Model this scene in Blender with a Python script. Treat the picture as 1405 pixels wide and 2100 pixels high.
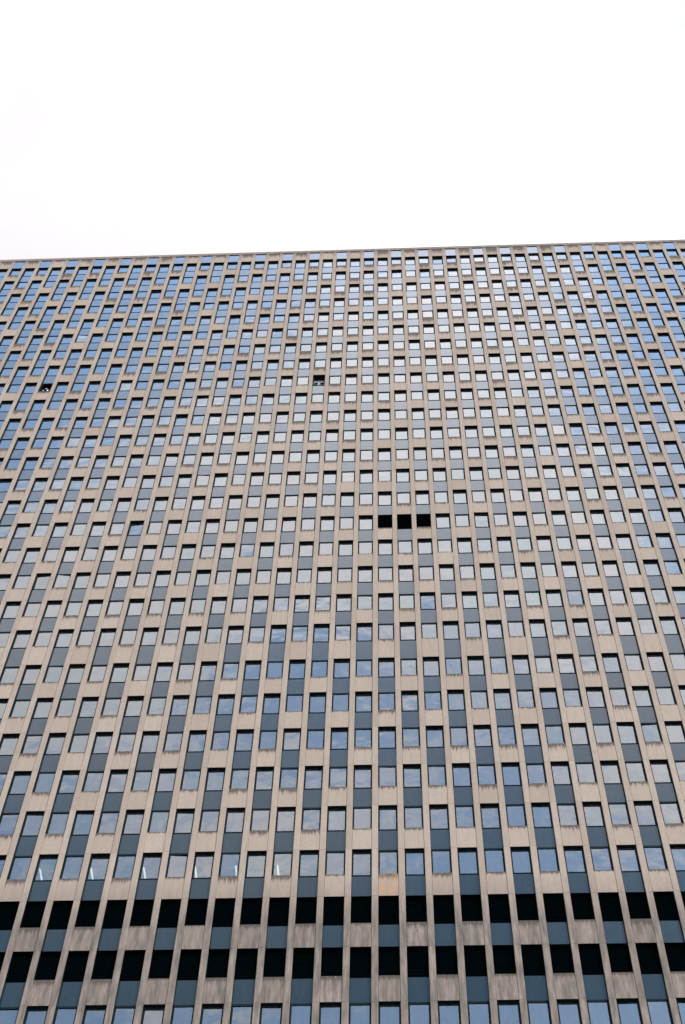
import bpy, math, random
from mathutils import Matrix, Vector
random.seed(7)
scene = bpy.context.scene
COL = scene.collection
for o in list(bpy.data.objects):
    bpy.data.objects.remove(o)

# ------------------------------------------------------------------ measures
BAY = 1.524            # bay width
OPEN = 0.757 * BAY     # clear width between two piers
PIER = BAY - OPEN
STOREY = 2.5106 * BAY
EXTRA = 0.3263 * BAY   # one taller storey
EYE = 1.6
Z0 = EYE + 42.395 * BAY          # soffit of the upper plant floor
BAND = 1.76                      # height of the spandrel band
B_LO, B_HI = -33, 28             # bays
R_LO, R_HI = -13, 26             # storeys
def zrow(r):
    return Z0 + r * STOREY + (EXTRA if r >= 7 else 0.0)
def band_h(r):                   # spandrel standing on soffit level r
    return TOP_BAND if r == 26 else BAND + (EXTRA if r == 6 else 0.0)
TOP_BAND = 2.14                  # the top course is taller
ROOF = zrow(26) + 2.76
X_LO, X_HI = B_LO * BAY - PIER, (B_HI + 1) * BAY

# ------------------------------------------------------------------ camera
cam = bpy.data.cameras.new('camera')
camo = bpy.data.objects.new('camera', cam)
COL.objects.link(camo)
yaw, pitch, roll = 0.07153, 1.04852, -0.03797
Rm = Matrix.Rotation(yaw, 3, 'Z') @ Matrix.Rotation(pitch, 3, 'X') @ Matrix.Rotation(roll, 3, 'Y')
right, fwd, up = Rm.col[0], Rm.col[1], Rm.col[2]
M = Matrix((right, up, -fwd)).transposed().to_4x4()
M.translation = Vector((1.06196 * BAY, -40.586 * BAY, EYE))
camo.matrix_world = M
cam.sensor_fit = 'VERTICAL'
cam.sensor_height = 36.0
cam.lens = 3186.65 / 2100 * 36.0
cam.clip_start = 0.1
cam.clip_end = 20000
scene.camera = camo

# ------------------------------------------------------------------ world, sun, exposure
SUN_EL, SUN_AZ = math.radians(38), math.radians(136)   # behind the camera, to the right
world = bpy.data.worlds.new('World')
scene.world = world
world.use_nodes = True
wt = world.node_tree
wt.nodes.clear()
def wn(t, **kw):
    n = wt.nodes.new(t)
    for k, v in kw.items():
        setattr(n, k, v)
    return n
sky = wn('ShaderNodeTexSky', sky_type='NISHITA', sun_disc=False)
sky.sun_elevation = SUN_EL
sky.sun_rotation = SUN_AZ
sky.air_density = 1.5
sky.dust_density = 0.3
sky.ozone_density = 1.2
tc = wn('ShaderNodeTexCoord')
sep = wn('ShaderNodeSeparateXYZ')
wt.links.new(tc.outputs['Generated'], sep.inputs[0])
zc = wn('ShaderNodeMath', operation='MAXIMUM')
wt.links.new(sep.outputs['Z'], zc.inputs[0]); zc.inputs[1].default_value = 0.12
inv = wn('ShaderNodeMath', operation='DIVIDE'); inv.inputs[0].default_value = 1.0
wt.links.new(zc.outputs[0], inv.inputs[1])
flat = wn('ShaderNodeVectorMath', operation='SCALE')       # cloud layer seen from below
wt.links.new(tc.outputs['Generated'], flat.inputs[0]); wt.links.new(inv.outputs[0], flat.inputs['Scale'])
flat2 = wn('ShaderNodeVectorMath', operation='MULTIPLY')
wt.links.new(flat.outputs[0], flat2.inputs[0]); flat2.inputs[1].default_value = (1, 1, 0)
msk = wn('ShaderNodeMapping')
wt.links.new(flat2.outputs[0], msk.inputs['Vector'])
msk.inputs['Rotation'].default_value = (0, 0, math.radians(330)); msk.inputs['Location'].default_value = (1.360, 3.544, 0)
cl = wn('ShaderNodeTexNoise', noise_dimensions='4D')
wt.links.new(msk.outputs[0], cl.inputs['Vector'])
cl.inputs['W'].default_value = 1787.1
cl.inputs['Scale'].default_value = 1.4
cl.inputs['Detail'].default_value = 6.0
cl.inputs['Roughness'].default_value = 0.54
cf = wn('ShaderNodeMapRange', interpolation_type='SMOOTHSTEP')
wt.links.new(cl.outputs['Fac'], cf.inputs[0])
cf.inputs[1].default_value = 0.436; cf.inputs[2].default_value = 0.535
cf.inputs[3].default_value = 0.05; cf.inputs[4].default_value = 1.0
# finer billows give the cloud its light and dark
cl2 = wn('ShaderNodeTexNoise', noise_dimensions='4D')
wt.links.new(msk.outputs[0], cl2.inputs['Vector'])
cl2.inputs['W'].default_value = 4.0; cl2.inputs['Scale'].default_value = 9.0; cl2.inputs['Detail'].default_value = 5.0
cb = wn('ShaderNodeMapRange')
wt.links.new(cl2.outputs['Fac'], cb.inputs[0])
cb.inputs[1].default_value = 0.3; cb.inputs[2].default_value = 0.7
cb.inputs[3].default_value = 2.95; cb.inputs[4].default_value = 3.45
cc = wn('ShaderNodeVectorMath', operation='SCALE')
cc.inputs[0].default_value = (1.02, 0.985, 1.015)
# cloud is brighter towards the veiled sun
sdv = Vector((math.sin(SUN_AZ) * math.cos(SUN_EL), math.cos(SUN_AZ) * math.cos(SUN_EL), math.sin(SUN_EL)))
dt = wn('ShaderNodeVectorMath', operation='DOT_PRODUCT')
wt.links.new(tc.outputs['Generated'], dt.inputs[0]); dt.inputs[1].default_value = sdv
glow = wn('ShaderNodeMapRange', interpolation_type='SMOOTHSTEP')
wt.links.new(dt.outputs['Value'], glow.inputs[0])
glow.inputs[1].default_value = 0.2; glow.inputs[2].default_value = 1.0
glow.inputs[3].default_value = 0.70; glow.inputs[4].default_value = 1.8
cg = wn('ShaderNodeMath', operation='MULTIPLY')
wt.links.new(cb.outputs[0], cg.inputs[0]); wt.links.new(glow.outputs[0], cg.inputs[1])
wt.links.new(cg.outputs[0], cc.inputs['Scale'])
mixs = wn('ShaderNodeMix', data_type='RGBA')
wt.links.new(cf.outputs[0], mixs.inputs['Factor'])
wt.links.new(sky.outputs[0], mixs.inputs[6]); wt.links.new(cc.outputs[0], mixs.inputs[7])
bg = wn('ShaderNodeBackground'); bg.inputs['Strength'].default_value = 0.15
wt.links.new(mixs.outputs[2], bg.inputs['Color'])
wo = wn('ShaderNodeOutputWorld'); wt.links.new(bg.outputs[0], wo.inputs['Surface'])

sun = bpy.data.lights.new('sun', 'SUN')
sun.energy = 1.05
sun.angle = math.radians(25)
sun.color = (1.0, 0.965, 0.93)
suno = bpy.data.objects.new('sun', sun)
COL.objects.link(suno)
# Nishita rotation r: sun stands towards (sin r, cos r)
sd = Vector((math.sin(SUN_AZ) * math.cos(SUN_EL), math.cos(SUN_AZ) * math.cos(SUN_EL), math.sin(SUN_EL)))
suno.rotation_euler = (-sd).to_track_quat('-Z', 'Y').to_euler()
suno.location = sd * 400

vs = scene.view_settings
vs.view_transform = 'Standard'; vs.look = 'None'; vs.gamma = 1.0; vs.exposure = 1.5
vs.use_curve_mapping = False
scene.render.engine = 'CYCLES'
scene.cycles.max_bounces = 6
scene.cycles.transparent_max_bounces = 8

# ------------------------------------------------------------------ materials
class NT:
    """small wrapper round a material's node tree"""
    def __init__(self, name):
        self.m = bpy.data.materials.new(name)
        self.m.use_nodes = True
        self.t = self.m.node_tree
        self.t.nodes.clear()
        self.out = self.t.nodes.new('ShaderNodeOutputMaterial')
    def n(self, typ, **kw):
        x = self.t.nodes.new(typ)
        for k, v in kw.items():
            setattr(x, k, v)
        return x
    def l(self, a, b):
        self.t.links.new(a, b)
    def val(self, a, sock):
        if isinstance(a, (int, float)):
            sock.default_value = a
        else:
            self.l(a, sock)
    def math(self, op, a, b=0.0, c=0.0, clamp=False):
        x = self.n('ShaderNodeMath', operation=op, use_clamp=clamp)
        for i, v in enumerate((a, b, c)):
            self.val(v, x.inputs[i])
        return x.outputs[0]
    def noise(self, vec, scale, detail=4.0, rough=0.5, mul=None, add=None):
        if mul:
            v = self.n('ShaderNodeVectorMath', operation='MULTIPLY')
            self.l(vec, v.inputs[0]); v.inputs[1].default_value = mul; vec = v.outputs[0]
        if add:
            v = self.n('ShaderNodeVectorMath', operation='ADD')
            self.l(vec, v.inputs[0]); v.inputs[1].default_value = add; vec = v.outputs[0]
        x = self.n('ShaderNodeTexNoise')
        self.l(vec, x.inputs['Vector'])
        x.inputs['Scale'].default_value = scale; x.inputs['Detail'].default_value = detail
        x.inputs['Roughness'].default_value = rough
        return x.outputs['Fac']
    def rng(self, a, lo, hi, o0=0.0, o1=1.0, smooth=False):
        x = self.n('ShaderNodeMapRange')
        if smooth:
            x.interpolation_type = 'SMOOTHSTEP'
        self.val(a, x.inputs[0])
        for i, v in enumerate((lo, hi, o0, o1)):
            self.val(v, x.inputs[i + 1])
        return x.outputs[0]
    def mix(self, f, a, b, blend='MIX'):
        x = self.n('ShaderNodeMix', data_type='RGBA', blend_type=blend)
        self.val(f, x.inputs['Factor'])
        for s, v in ((x.inputs[6], a), (x.inputs[7], b)):
            if isinstance(v, tuple):
                s.default_value = (*v, 1.0)
            else:
                self.l(v, s)
        return x.outputs[2]
    def bsdf(self, col, rough=0.8, metal=0.0, spec=0.3, bump=None, bstr=0.3, bdist=0.01):
        p = self.n('ShaderNodeBsdfPrincipled')
        if isinstance(col, tuple):
            p.inputs['Base Color'].default_value = (*col, 1.0)
        else:
            self.l(col, p.inputs['Base Color'])
        self.val(rough, p.inputs['Roughness'])
        p.inputs['Metallic'].default_value = metal
        p.inputs['Specular IOR Level'].default_value = spec
        if bump is not None:
            b = self.n('ShaderNodeBump')
            b.inputs['Strength'].default_value = bstr; b.inputs['Distance'].default_value = bdist
            self.l(bump, b.inputs['Height']); self.l(b.outputs[0], p.inputs['Normal'])
        self.l(p.outputs[0], self.out.inputs['Surface'])
        return p

def cell_random(k, pos, sx, sz, ox, oz, seed=0.0):
    """one random number for each bay and storey"""
    v = k.n('ShaderNodeVectorMath', operation='SUBTRACT'); k.l(pos, v.inputs[0]); v.inputs[1].default_value = (ox, 0, oz)
    d = k.n('ShaderNodeVectorMath', operation='DIVIDE'); k.l(v.outputs[0], d.inputs[0]); d.inputs[1].default_value = (sx, 1e6, sz)
    f = k.n('ShaderNodeVectorMath', operation='FLOOR'); k.l(d.outputs[0], f.inputs[0])
    a = k.n('ShaderNodeVectorMath', operation='ADD'); k.l(f.outputs[0], a.inputs[0]); a.inputs[1].default_value = (seed, seed, seed)
    w = k.n('ShaderNodeTexWhiteNoise', noise_dimensions='3D'); k.l(a.outputs[0], w.inputs['Vector'])
    return w

def concrete(name, panel):
    k = NT(name)
    g = k.n('ShaderNodeNewGeometry'); pos = g.outputs['Position']
    sp = k.n('ShaderNodeSeparateXYZ'); k.l(pos, sp.inputs[0])
    z = sp.outputs['Z']
    if panel:
        w = cell_random(k, pos, BAY, STOREY, -PIER, Z0 - 20 * STOREY)
    else:
        w = cell_random(k, pos, BAY, STOREY, -PIER - .3, Z0 - 20 * STOREY, 5.0)
    col = k.mix(w.outputs['Value'], (0.335, 0.266, 0.218), (0.425, 0.347, 0.292))
    warm = k.rng(k.noise(pos, 0.35, 3), 0.45, 0.75)
    col = k.mix(k.math('MULTIPLY', warm, 0.5), col, (0.40, 0.312, 0.25))
    blot = k.rng(k.noise(pos, 1.6, 6, 0.65), 0.35, 0.7)
    col = k.mix(k.math('MULTIPLY', blot, 0.28), col, (0.28, 0.22, 0.175))
    # long weathering streaks
    st = k.rng(k.noise(pos, 1.0, 5, 0.6, mul=(7.0, 7.0, 0.33)), 0.42, 0.72)
    col = k.mix(k.math('MULTIPLY', st, 0.34), col, (0.235, 0.185, 0.15))
    # exposed aggregate
    ag = k.noise(pos, 34.0, 3, 0.7)
    col = k.mix(k.rng(ag, 0.3, 0.7, 0.0, 0.30), col, (0.19, 0.15, 0.12))
    col = k.mix(k.rng(k.noise(pos, 21.0, 2, 0.6, add=(31, 7, 3)), 0.55, 0.75, 0.0, 0.35), col, (0.56, 0.47, 0.39))
    mo = k.noise(pos, 9.0, 3, 0.75, add=(5, 50, 13))
    col = k.mix(k.rng(mo, 0.42, 0.68, 0.0, 0.42), col, (0.25, 0.195, 0.155))
    # soot left by the plant floors' louvres on the courses round them
    soot = k.math('MULTIPLY', k.rng(z, Z0 - 6.2 * STOREY, Z0 - 2.6 * STOREY), k.rng(z, Z0 + 1.6, Z0 - 2.2))
    sn = k.rng(k.noise(pos, 1.0, 5, 0.65, mul=(3.3, 3.3, 0.5), add=(4, 9, 2)), 0.3, 0.62, 0.25, 1.0)
    col = k.mix(k.math('MULTIPLY', k.math('MULTIPLY', soot, sn), 0.92), col, (0.10, 0.087, 0.078))
    if panel:
        uv = k.n('ShaderNodeUVMap'); su = k.n('ShaderNodeSeparateXYZ'); k.l(uv.outputs[0], su.inputs[0])
        v = su.outputs['Y']                                        # metres below the panel's top edge
        drip = k.noise(pos, 1.0, 4, 0.7, mul=(9.0, 3.0, 0.15))
        high = k.rng(z, zrow(11), zrow(25), 0.0, 0.9)
        reach = k.math('ADD', k.rng(drip, 0.36, 0.66, 0.12, 0.55),
                       k.math('MULTIPLY', high, k.rng(k.noise(pos, 1.0, 4, .6, mul=(4, 1, .2)), .3, .65, .1, 1.2)))
        rs = cell_random(k, pos, BAY, STOREY, -PIER, Z0 - 20 * STOREY, 17.0)
        reach = k.math('MULTIPLY', reach, k.rng(rs.outputs['Value'], 0, 1, 0.3, 1.7))
        gm = k.rng(k.math('DIVIDE', v, k.math('MAXIMUM', reach, 0.02)), 1.15, 0.35, smooth=True)
        gm = k.math('MULTIPLY', gm, k.rng(k.noise(pos, 6.0, 4, .7),   .25, .6, .6, 1.0))
        col = k.mix(gm, col, (0.07, 0.058, 0.05))
        # a few rusty washes
        ru = k.math('MULTIPLY', k.rng(rs.outputs['Color'], 0.93, 0.95), k.rng(k.noise(pos, 1.0, 4, .6, mul=(3.4, 1, .5)), .45, .62))
        col = k.mix(k.math('MULTIPLY', ru, 0.6), col, (0.44, 0.24, 0.12))
        # droppings
        dr = k.math('MULTIPLY', k.rng(k.noise(pos, 1.0, 2, .4, mul=(15, 1, 2.2), add=(3, 3, 9)), 0.77, 0.8), k.rng(v, 0.5, 0.0))
        col = k.mix(dr, col, (0.72, 0.7, 0.66))
    else:
        # edges of the piers catch more dirt than the middle
        ed = k.noise(pos, 1.0, 5, 0.6, mul=(5.5, 5.5, 0.8), add=(8, 1, 5))
        col = k.mix(k.rng(ed, 0.5, 0.7, 0.0, 0.45), col, (0.22, 0.18, 0.155))
        tg = k.math('MULTIPLY', k.rng(z, zrow(26) + .5, zrow(26) + 2.2), k.rng(k.noise(pos, 1.0, 5, .6, mul=(1.8, 1.8, 2.5)), .3, .6, .3, .85))
        col = k.mix(tg, col, (0.15, 0.12, 0.11))                    # weathered roof edge
    k.bsdf(col, 0.92, 0, 0.2, bump=ag, bstr=0.5, bdist=0.006)
    return k.m

M_PANEL = concrete('precast_concrete_panel', True)
M_PIER = concrete('precast_concrete_pier', False)

def dark_metal():
    k = NT('dark_bronze_metal')
    pos = k.n('ShaderNodeNewGeometry').outputs['Position']
    n = k.noise(pos, 3.0, 5, .6)
    k.bsdf(k.mix(n, (0.003, 0.010, 0.014), (0.007, 0.016, 0.020)), k.rng(n, .3, .7, .6, .8), 0.0, 0.06)
    return k.m
M_METAL = dark_metal()

def black_louver():
    k = NT('black_louver_metal')
    pos = k.n('ShaderNodeNewGeometry').outputs['Position']
    n = k.noise(pos, 5.0, 4, .6)
    k.bsdf(k.mix(n, (0.001, 0.0045, 0.006), (0.002, 0.007, 0.009)), 0.9, 0, 0.0)
    return k.m
M_LOUVER = black_louver()

def glass():
    k = NT('coated_window_glass')
    g = k.n('ShaderNodeNewGeometry'); pos = g.outputs['Position']
    # slight roller-wave in the panes
    w = k.noise(pos, 0.9, 2, .4)
    b = k.n('ShaderNodeBump'); b.inputs['Strength'].default_value = 1.0; b.inputs['Distance'].default_value = 0.016
    k.l(w, b.inputs['Height'])
    fr = k.n('ShaderNodeFresnel'); fr.inputs['IOR'].default_value = 1.5
    k.l(b.outputs[0], fr.inputs['Normal'])
    gl = k.n('ShaderNodeBsdfGlossy'); gl.inputs['Roughness'].default_value = 0.012
    cr = cell_random(k, pos, BAY, STOREY, -PIER, Z0 - 20.9 * STOREY, 41.0)   # panes come from different batches
    k.l(k.mix(cr.outputs['Value'], (0.85, 0.945, 0.97), (0.945, 0.965, 0.985)), gl.inputs['Color'])
    k.l(b.outputs[0], gl.inputs['Normal'])
    tr = k.n('ShaderNodeBsdfTransparent'); tr.inputs['Color'].default_value = (0.24, 0.31, 0.34, 1)
    # dust film
    df = k.n('ShaderNodeBsdfDiffuse'); df.inputs['Color'].default_value = (0.30, 0.33, 0.36, 1)
    dust = k.rng(k.noise(pos, 1.0, 5, .65, mul=(5, 5, .9)), .35, .75, .03, .12)
    m1 = k.n('ShaderNodeMixShader'); k.l(dust, m1.inputs[0]); k.l(tr.outputs[0], m1.inputs[1]); k.l(df.outputs[0], m1.inputs[2])
    # both faces of the double pane mirror the sky, on top of a thin coating
    m2 = k.n('ShaderNodeMixShader'); k.l(k.math('MULTIPLY_ADD', fr.outputs[0], 2.7, 0.03, clamp=True), m2.inputs[0]); k.l(m1.outputs[0], m2.inputs[1]); k.l(gl.outputs[0], m2.inputs[2])
    k.l(m2.outputs[0], k.out.inputs['Surface'])
    return k.m
M_GLASS = glass()

def spandrel_glass():
    k = NT('grey_spandrel_glass')
    g = k.n('ShaderNodeNewGeometry'); pos = g.outputs['Position']
    w = cell_random(k, pos, BAY, STOREY, -PIER, Z0 - 20 * STOREY, 3.0)
    col = k.mix(w.outputs['Value'], (0.006, 0.021, 0.031), (0.012, 0.028, 0.038))
    n = k.noise(pos, 1.0, 5, .65, mul=(5, 5, .7))
    col = k.mix(k.rng(n, .4, .75, 0, .3), col, (0.034, 0.046, 0.052))
    tx = k.noise(pos, 26.0, 3, .7)                       # hammered back-painted glass
    b = k.n('ShaderNodeBump'); b.inputs['Strength'].default_value = 0.12; b.inputs['Distance'].default_value = 0.004
    k.l(tx, b.inputs['Height'])
    df = k.n('ShaderNodeBsdfDiffuse'); k.l(col, df.inputs['Color'])
    gl = k.n('ShaderNodeBsdfGlossy'); gl.inputs['Color'].default_value = (0.95, 0.97, 1.0, 1)
    k.l(k.rng(k.noise(pos, 2.0, 4, .6), .3, .7, .10, .2), gl.inputs['Roughness'])
    k.l(b.outputs[0], gl.inputs['Normal'])
    fr = k.n('ShaderNodeFresnel'); fr.inputs['IOR'].default_value = 1.5
    m = k.n('ShaderNodeMixShader'); k.l(k.math('MULTIPLY_ADD', fr.outputs[0], 3.0, -0.118, clamp=True), m.inputs[0])
    k.l(df.outputs[0], m.inputs[1]); k.l(gl.outputs[0], m.inputs[2])
    k.l(m.outputs[0], k.out.inputs['Surface'])
    return k.m
M_SPANDREL = spandrel_glass()

def plain(name, c1, c2, scale, rough=.9):
    k = NT(name)
    pos = k.n('ShaderNodeNewGeometry').outputs['Position']
    n = k.noise(pos, scale, 6, .6)
    k.bsdf(k.mix(n, c1, c2), rough, 0, .2, bump=n, bstr=.2)
    return k.m
M_DARK = plain('dark_interior_plaster', (0.02, 0.022, 0.024), (0.035, 0.036, 0.038), 1.2)
M_ROOF = plain('roof_membrane', (0.12, 0.12, 0.12), (0.2, 0.19, 0.18), .6)
M_GROUND = plain('asphalt', (0.04, 0.04, 0.042), (0.07, 0.068, 0.066), .8)
M_PAVE = plain('granite_paving', (0.22, 0.21, 0.2), (0.32, 0.31, 0.29), 1.5)
M_BASE = plain('base_granite', (0.2, 0.18, 0.17), (0.3, 0.27, 0.25), 1.1)
M_UNIT = plain('grey_painted_steel', (0.26, 0.3, 0.31), (0.36, 0.39, 0.4), 6, .5)
M_WHITE = plain('white_enamel', (0.7, 0.7, 0.69), (0.78, 0.78, 0.76), 6, .5)
def emit():
    k = NT('lit_fluorescent_tube')
    e = k.n('ShaderNodeEmission')
    pos = k.n('ShaderNodeNewGeometry').outputs['Position']
    k.l(k.mix(k.noise(pos, 2, 1), (1, .9, .74), (1, .94, .82)), e.inputs['Color'])
    e.inputs['Strength'].default_value = 1.0
    k.l(e.outputs[0], k.out.inputs['Surface'])
    return k.m
M_TUBE = emit()

# ------------------------------------------------------------------ mesh helpers
class MB:
    def __init__(self):
        self.v, self.f, self.uv, self.mi = [], [], [], []
    def quad(self, pts, mi=0, uv=None):
        i = len(self.v)
        self.v += [tuple(p) for p in pts]
        self.f.append(tuple(range(i, i + len(pts))))
        self.uv += uv if uv else [(p[0], p[2]) for p in pts]
        self.mi.append(mi)
    def box(self, x0, x1, y0, y1, z0, z1, mi=0, top=None, off=(0, 0, 0)):
        """axis box; uv = (x, metres below top)"""
        t = z1 if top is None else top
        a, b, c = off
        P = [(x0, y0, z0), (x1, y0, z0), (x1, y1, z0), (x0, y1, z0), (x0, y0, z1), (x1, y0, z1), (x1, y1, z1), (x0, y1, z1)]
        for q in ((0, 1, 5, 4), (1, 2, 6, 5), (2, 3, 7, 6), (3, 0, 4, 7), (4, 5, 6, 7), (3, 2, 1, 0)):
            pts = [P[i] for i in q]
            self.quad([(p[0] + a, p[1] + b, p[2] + c) for p in pts], mi, [(p[0], t - p[2]) for p in pts])
    def prism(self, prof, z0, z1, mi=0, off=(0, 0, 0)):
        """vertical prism over a ccw (x, y) outline"""
        a, b, c = off
        n = len(prof)
        for i in range(n):
            p, q = prof[i], prof[(i + 1) % n]
            self.quad([(p[0] + a, p[1] + b, z0 + c), (q[0] + a, q[1] + b, z0 + c), (q[0] + a, q[1] + b, z1 + c), (p[0] + a, p[1] + b, z1 + c)], mi)
        self.quad([(p[0] + a, p[1] + b, z1 + c) for p in prof], mi)
        self.quad([(p[0] + a, p[1] + b, z0 + c) for p in reversed(prof)], mi)
    def tube(self, p0, p1, r, n=12, mi=0):
        p0, p1 = Vector(p0), Vector(p1)
        d = (p1 - p0).normalized()
        s = d.cross(Vector((0, 0, 1)) if abs(d.z) < .9 else Vector((1, 0, 0))).normalized(); t = s.cross(d)
        ring = lambda c: [c + r * (math.cos(2 * math.pi * i / n) * s + math.sin(2 * math.pi * i / n) * t) for i in range(n)]
        A, B = ring(p0), ring(p1)
        for i in range(n):
            j = (i + 1) % n
            self.quad([A[i], B[i], B[j], A[j]], mi)
        self.quad(A, mi); self.quad(list(reversed(B)), mi)
    def mesh(self, name, mats):
        me = bpy.data.meshes.new(name)
        me.from_pydata(self.v, [], self.f)
        u = me.uv_layers.new(name='UVMap')
        u.data.foreach_set('uv', [c for t in self.uv for c in t])
        me.polygons.foreach_set('material_index', self.mi)
        for m in mats:
            me.materials.append(m)
        me.update()
        return me
def link(name, me, parent=None, loc=(0, 0, 0), rot=(0, 0, 0)):
    o = bpy.data.objects.new(name, me)
    COL.objects.link(o)
    o.parent = parent
    o.location = loc
    o.rotation_euler = rot
    return o
def tag(o, label, cat, group=None):
    o['label'] = label; o['category'] = cat
    if group:
        o['group'] = group
    return o

# ------------------------------------------------------------------ setting
g = MB(); g.quad([(-6000, -6000, 0), (6000, -6000, 0), (6000, 6000, 0), (-6000, 6000, 0)])
link('ground', g.mesh('ground', [M_GROUND]))['kind'] = 'structure'
g = MB(); g.box(X_LO - 25, X_HI + 25, -48, 60, 0.004, 0.13)
link('pavement', g.mesh('pavement', [M_PAVE]))['kind'] = 'structure'

# ------------------------------------------------------------------ the tower
tower = bpy.data.objects.new('office_tower', None)
COL.objects.link(tower)
tower.location = (0, 0, 0.13)
tag(tower, 'tall office tower with beige concrete piers and a chequerboard of windows and spandrels', 'building')
def part(name, me, loc=(0, 0, 0), rot=(0, 0, 0), parent=None):
    if parent is None:
        return link(name, me, tower, (loc[0], loc[1], loc[2] - 0.13), rot)
    return link(name, me, parent, loc, rot)

GLASS_Y, PANEL_Y, FACE_Y = 0.225, 0.20, 0.185
DEPTH = 42.0
# body behind the facade: floors, partitions, back and side walls, roof
body = MB()
for r in range(R_LO, R_HI + 1):
    z = zrow(r)
    body.box(X_LO + .3, X_HI - .3, 0.36, 7.5, z - 0.03, z + 1.66)          # ceiling void, slab and sill wall of each storey
part('floor_slabs', body.mesh('floor_slabs', [M_DARK]))
core = MB(); core.box(X_LO + .3, X_HI - .3, 7.5, DEPTH - .4, 0.2, ROOF - .8)
part('core_wall', core.mesh('core_wall', [M_DARK]))
sidew = MB(); sidew.box(X_LO - .4, X_LO + .0, 0.02, DEPTH, 0.13, ROOF - .06)
part('side_wall', sidew.mesh('side_wall', [M_PIER]))
part('side_wall', sidew.mesh('side_wall', [M_PIER]), (X_HI - X_LO + .4, 0, 0))
backw = MB(); backw.box(X_LO, X_HI, DEPTH - .4, DEPTH, 0.13, ROOF - .06)
part('back_wall', backw.mesh('back_wall', [M_PIER]))
roof = MB(); roof.box(X_LO, X_HI, 0.4, DEPTH - .4, ROOF - .8, ROOF - .5)
part('roof', roof.mesh('roof', [M_ROOF]))
base = MB(); base.box(X_LO, X_HI, 0.03, 7.0, 0.13, zrow(R_LO) - 2.1)
part('base_wall', base.mesh('base_wall', [M_BASE]))

# coping along the roof edge, one stone to two bays
cp = MB(); cp.box(0.006, 2 * BAY - .006, -0.03, 0.42, 0, ROOF - (zrow(26) + TOP_BAND))
cpm = cp.mesh('coping', [M_PIER])
b = B_LO
while b <= B_HI:
    part('coping_stone', cpm, (b * BAY - PIER / 2 - BAY * .0, 0, zrow(26) + TOP_BAND + .004)); b += 2

# piers: one from base to roof for each bay line, jointed at every storey
ch = .018
prof = [(-PIER + ch, 0), (-ch, 0), (0, ch), (0, .34), (-PIER, .34), (-PIER, ch)]
cprof = [(-PIER + .02, .012), (-.02, .012), (-.02, .33), (-PIER + .02, .33)]
pm = MB()
pm.prism(prof, 0.14, zrow(R_LO) - 2.1)
zs = [zrow(R_LO) - 2.1] + [zrow(r) for r in range(R_LO, R_HI + 1)] + [zrow(26) + TOP_BAND]
for z0, z1 in zip(zs[:-1], zs[1:]):
    pm.prism(prof, z0 + .007, z1 - .007)
pm.prism(cprof, zrow(R_LO) - 2.1, zrow(26) + TOP_BAND - .01)
pier_mesh = pm.mesh('pier', [M_PIER])
for b in range(B_LO, B_HI + 2):
    part('pier', pier_mesh, (b * BAY, 0, 0))

# ---- repeating pieces, drawn about the opening's lower left corner / soffit
def concrete_panel_mesh(h):
    m = MB(); gpx = .014
    m.box(gpx, OPEN - gpx, .016, .17, 0, h, top=h)
    m.box(.002, OPEN - .002, .12, .34, .02, h - .02, mi=1)
    return m
def glass_panel_mesh(h, PANEL_Y=PANEL_Y):
    m = MB()
    m.quad([(.012, PANEL_Y, .085), (OPEN - .012, PANEL_Y, .085), (OPEN - .012, PANEL_Y, h + .01), (.012, PANEL_Y, h + .01)], 0)
    m.box(.002, .012, .035, .30, .085, h, 1); m.box(OPEN - .012, OPEN - .002, .035, .30, .085, h, 1)   # edge trims
    m.box(.012, OPEN - .012, PANEL_Y + .004, .30, .085, h + .01, 1)
    return m
JAMB = .092
def frame_mesh(kind, h):
    """kind A: below concrete, above a glass panel; kind B: below a glass panel, above concrete; z from -h to 0"""
    m = MB()
    m.box(.002, .014, .035, .30, -h, 0 if kind == 'A' else .085, 0); m.box(OPEN - .014, OPEN - .002, .035, .30, -h, 0 if kind == 'A' else .085, 0)
    m.box(.014, JAMB, FACE_Y, .30, -h + .01, 0, 0); m.box(OPEN - JAMB, OPEN - .014, FACE_Y, .30, -h + .01, 0, 0)
    if kind == 'A':
        m.box(.014, OPEN - .014, .03, .178, -.012, -.002, 0)                 # soffit lining
        m.box(JAMB, OPEN - JAMB, FACE_Y, .30, -.05, -.002, 0)
        m.box(.012, OPEN - .012, FACE_Y - .012, .30, -h + .012, -h + .075, 0)
    else:
        m.box(.012, OPEN - .012, FACE_Y, .30, -.05, .084, 0)
        m.box(.014, OPEN - .014, .176, .30, -h - .0, -h + .06, 0)
    return m
def pane_pts(kind, h, tx, tz):
    zt, zb = -.05, -h + .075
    cx, cz = OPEN / 2, (zt + zb) / 2
    pts = []
    for x, z in ((JAMB, zb), (OPEN - JAMB, zb), (OPEN - JAMB, zt), (JAMB, zt)):
        pts.append((x, GLASS_Y + (x - cx) * tz + (z - cz) * tx, z))
    return pts
def louver_mesh(kind, h):
    m = MB()
    m.box(.002, .02, .03, .32, -h, 0 if kind == 'A' else .085, 0); m.box(OPEN - .02, OPEN - .002, .03, .32, -h, 0 if kind == 'A' else .085, 0)
    m.box(.02, OPEN - .02, .29, .32, -h, 0 if kind == 'A' else .084, 0)
    m.box(.02, OPEN - .02, .03, .29, -.012, -.002, 0)
    n = 13
    for i in range(n):
        z = -h + (i + .35) * (h - .06) / n
        m.quad([(.02, .21, z), (OPEN - .02, .21, z), (OPEN - .02, .285, z + .11), (.02, .285, z + .11)], 0)
        m.quad([(.02, .21, z), (.02, .21, z + .02), (OPEN - .02, .21, z + .02), (OPEN - .02, .21, z)], 0)
    return m

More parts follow.
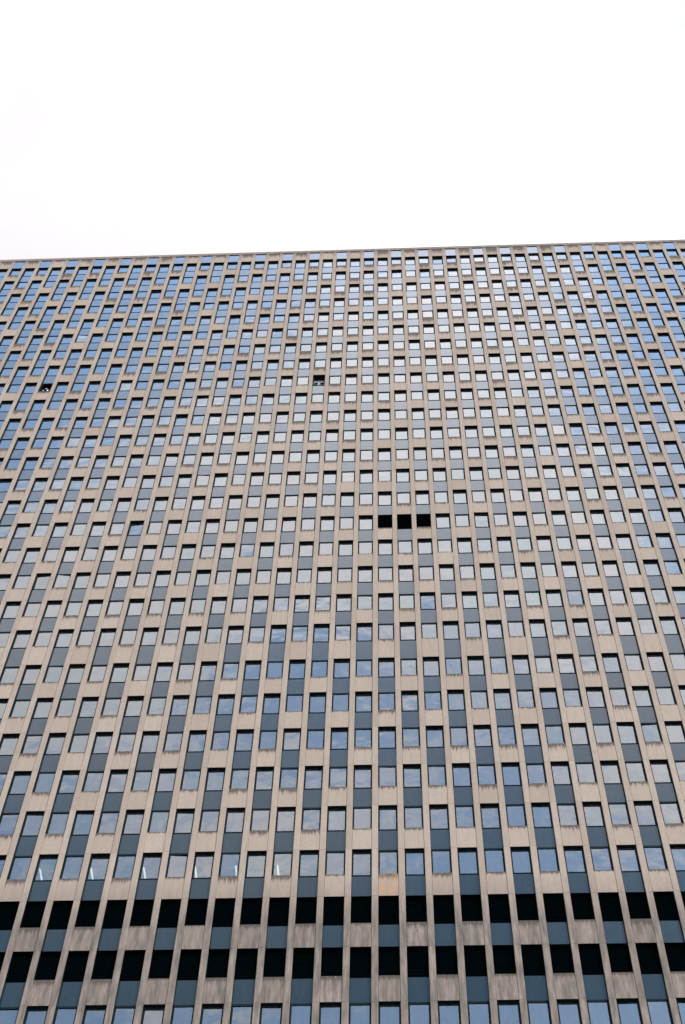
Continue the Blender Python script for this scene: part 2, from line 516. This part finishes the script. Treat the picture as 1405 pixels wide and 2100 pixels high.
def is_concrete(b, r):          # the spandrel whose foot is soffit level r in bay b
    return (b + r) % 2 == 0
def kind_of(b, r):
    return 'A' if is_concrete(b, r) else 'B'
LOUVERS = {(b, r) for b in range(B_LO, B_HI + 1) for r in (0, -1)} | {(0, 11), (1, 11), (2, 11)}
OPENED = {(-4, 18), (-21, 18)}      # panes taken out
BRIGHT = {(-15, 10): (.0, .065), (-16, 9): (.0, .07)}                          # panes left ajar

Minv = camo.matrix_world.inverted()
def seen(b, r):
    """size in the picture of the piece standing there, 0 if outside"""
    p = Minv @ Vector((b * BAY + OPEN / 2, 0, zrow(r)))
    f = 3186.65
    x, y = 702.5 + f * p.x / -p.z, 1050 - f * p.y / -p.z
    if -25 < x < 1430 and -60 < y < 2160:
        return f / -p.z
    return 0.0
cells = [(b, r) for r in range(R_LO, R_HI + 1) for b in range(B_LO, B_HI + 1)]
def biggest(cs, n=300):
    cs = sorted((c for c in cs if seen(*c) > 0), key=lambda c: (-round(seen(*c), 2), c))
    return set(cs[:n])
win_cells = [c for c in cells if c not in LOUVERS]
single_win = biggest(win_cells)
single_con = biggest([c for c in cells if is_concrete(*c)])
single_gla = biggest([c for c in cells if not is_concrete(*c)])

cache = {}
def shared(key, fn, mats):
    if key not in cache:
        cache[key] = fn().mesh(key[0], mats)
    return cache[key]
rest_con, rest_gla, rest_frame, rest_pane = MB(), MB(), MB(), MB()
def dump(dst, src, off):
    i = len(dst.v)
    dst.v += [(x + off[0], y + off[1], z + off[2]) for x, y, z in src.v]
    dst.f += [tuple(j + i for j in f) for f in src.f]
    dst.uv += src.uv; dst.mi += src.mi
tmpl = {}
def template(key, fn):
    if key not in tmpl:
        tmpl[key] = fn()
    return tmpl[key]

for (b, r) in cells:
    x, z = b * BAY, zrow(r)
    h = band_h(r)
    # spandrel
    if is_concrete(b, r):
        if (b, r) in single_con:
            part('concrete_panel', shared(('concrete_panel', h), lambda: concrete_panel_mesh(h), [M_PANEL, M_DARK]), (x, random.uniform(-.003, .003), z))
        else:
            dump(rest_con, template(('c', h), lambda: concrete_panel_mesh(h)), (x, 0, z))
    else:
        if (b, r) in single_gla:
            part('glass_panel', shared(('glass_panel', h), lambda: glass_panel_mesh(h), [M_SPANDREL, M_METAL]), (x, 0, z))
        else:
            dump(rest_gla, template(('g', h, r == 26), lambda: glass_panel_mesh(h, .045 if r == 26 else PANEL_Y)), (x, 0, z))
    # opening below the soffit
    low = zrow(r - 1) + band_h(r - 1) if r > R_LO else z - STOREY + BAND
    wh = round(z - low, 4)
    kd = kind_of(b, r)
    if (b, r) in LOUVERS:
        part('louver', shared(('louver', kd, wh), lambda: louver_mesh(kd, wh), [M_LOUVER]), (x, 0, z))
        continue
    tx, tz = random.gauss(0, .0045), random.gauss(0, .0045)
    if random.random() < .06:
        tx += random.choice((-1, 1)) * .02; tz += random.gauss(0, .02)
    if (b, r) in BRIGHT:
        tx, tz = BRIGHT[(b, r)]
    if (b, r) in single_win:
        w = part('window', shared(('window', kd, wh), lambda: frame_mesh(kd, wh), [M_METAL]), (x, 0, z))
        if (b, r) not in OPENED:
            pp = MB()
            c = (OPEN / 2, GLASS_Y, -wh / 2 + .006)
            pp.quad([(p[0] - c[0], 0, p[2] - c[2]) for p in pane_pts(kd, wh, 0, 0)])
            key = ('pane', wh)
            if key not in cache:
                cache[key] = pp.mesh('pane', [M_GLASS])
            part('pane', cache[key], c, (-tx, 0, tz), parent=w)
    else:
        dump(rest_frame, template(('f', kd, wh), lambda: frame_mesh(kd, wh)), (x, 0, z))
        if (b, r) not in OPENED:
            rest_pane.quad([(p[0] + x, p[1], p[2] + z) for p in pane_pts(kd, wh, tx, tz)])
for nm, mb, mats in (('far_concrete_panels', rest_con, [M_PANEL, M_DARK]), ('far_glass_panels', rest_gla, [M_SPANDREL, M_METAL]),
                     ('far_window_frames', rest_frame, [M_METAL]), ('far_window_panes', rest_pane, [M_GLASS])):
    part(nm, mb.mesh(nm, mats))['kind'] = 'stuff'

# ------------------------------------------------------------------ things in and behind the windows

def ceiling_light(x):
    root = bpy.data.objects.new('fluorescent_light', None); COL.objects.link(root)
    root.location = (x, 1.05, zrow(1) - .035)
    tag(root, 'lit white fluorescent strip behind a window in the storey directly above the black louvres', 'light',
        'fluorescent strips above the black louvre storeys')
    a = MB(); a.box(-.06, .06, 0, 1.25, -.035, 0)
    link('housing', a.mesh('housing', [M_WHITE]), root)
    t = MB()
    for s_ in (-.026, .026):
        t.tube((s_, .03, -.06), (s_, 1.22, -.06), .019, 8)
    link('tube', t.mesh('tube', [M_TUBE]), root)
for sl in (-.342, -.294, -.2445, -.1965, -.1585, -.1195):
    ceiling_light(1.06196 * BAY + sl * 62.95)

# twin fan unit in the opening whose pane is out
bx, rz = -4, 18
sill = zrow(rz - 1) + BAND
fan = bpy.data.objects.new('fan_unit', None); COL.objects.link(fan)
fan.location = (bx * BAY + OPEN / 2, .27, sill + .08)
tag(fan, 'grey twin fan unit with two dark round outlets in a window without glass', 'fan unit')
a = MB(); a.box(-.5, .5, .09, .55, 0, 1.32)
a.box(-.46, .46, .02, .09, 1.1, 1.16)
link('casing', a.mesh('casing', [M_UNIT]), fan)
for cx in (-.27, .27):
    t = MB(); t.tube((cx, .05, .62), (cx, .094, .62), .23, 20)
    rim = link('outlet_rim', t.mesh('outlet_rim', [M_UNIT]), fan)
    t = MB(); t.tube((cx, .03, .62), (cx, .048, .62), .19, 20)
    link('grille', t.mesh('grille', [M_LOUVER]), rim)

# shelf of pale and dark boxes in the other one
bx = -21
sill = zrow(rz - 1) + BAND
rack = bpy.data.objects.new('shelf_rack', None); COL.objects.link(rack)
rack.location = (bx * BAY + OPEN / 2, .42, sill - .06)
tag(rack, 'dark open window bay with a rack of pale and black boxes showing inside', 'rack')
a = MB()
for px in (-.5, .46):
    a.box(px, px + .04, 0, .04, 0, 1.8); a.box(px, px + .04, .4, .44, 0, 1.8)
for pz in (.5, 1.0, 1.45):
    a.box(-.5, .5, 0, .44, pz, pz + .025)
link('frame', a.mesh('frame', [M_METAL]), rack)
for x0, x1, z0, hh, mm in ((-.4, -.26, 1.025, .3, M_UNIT), (.0, .16, 1.025, .36, M_WHITE), (.24, .44, 1.025, .3, M_LOUVER), (-.2, .0, 1.475, .22, M_UNIT), (.1, .36, 1.475, .25, M_LOUVER)):
    a = MB(); a.box(x0, x1, .03, .35, z0, z0 + hh)
    link('box', a.mesh('box', [mm]), rack)
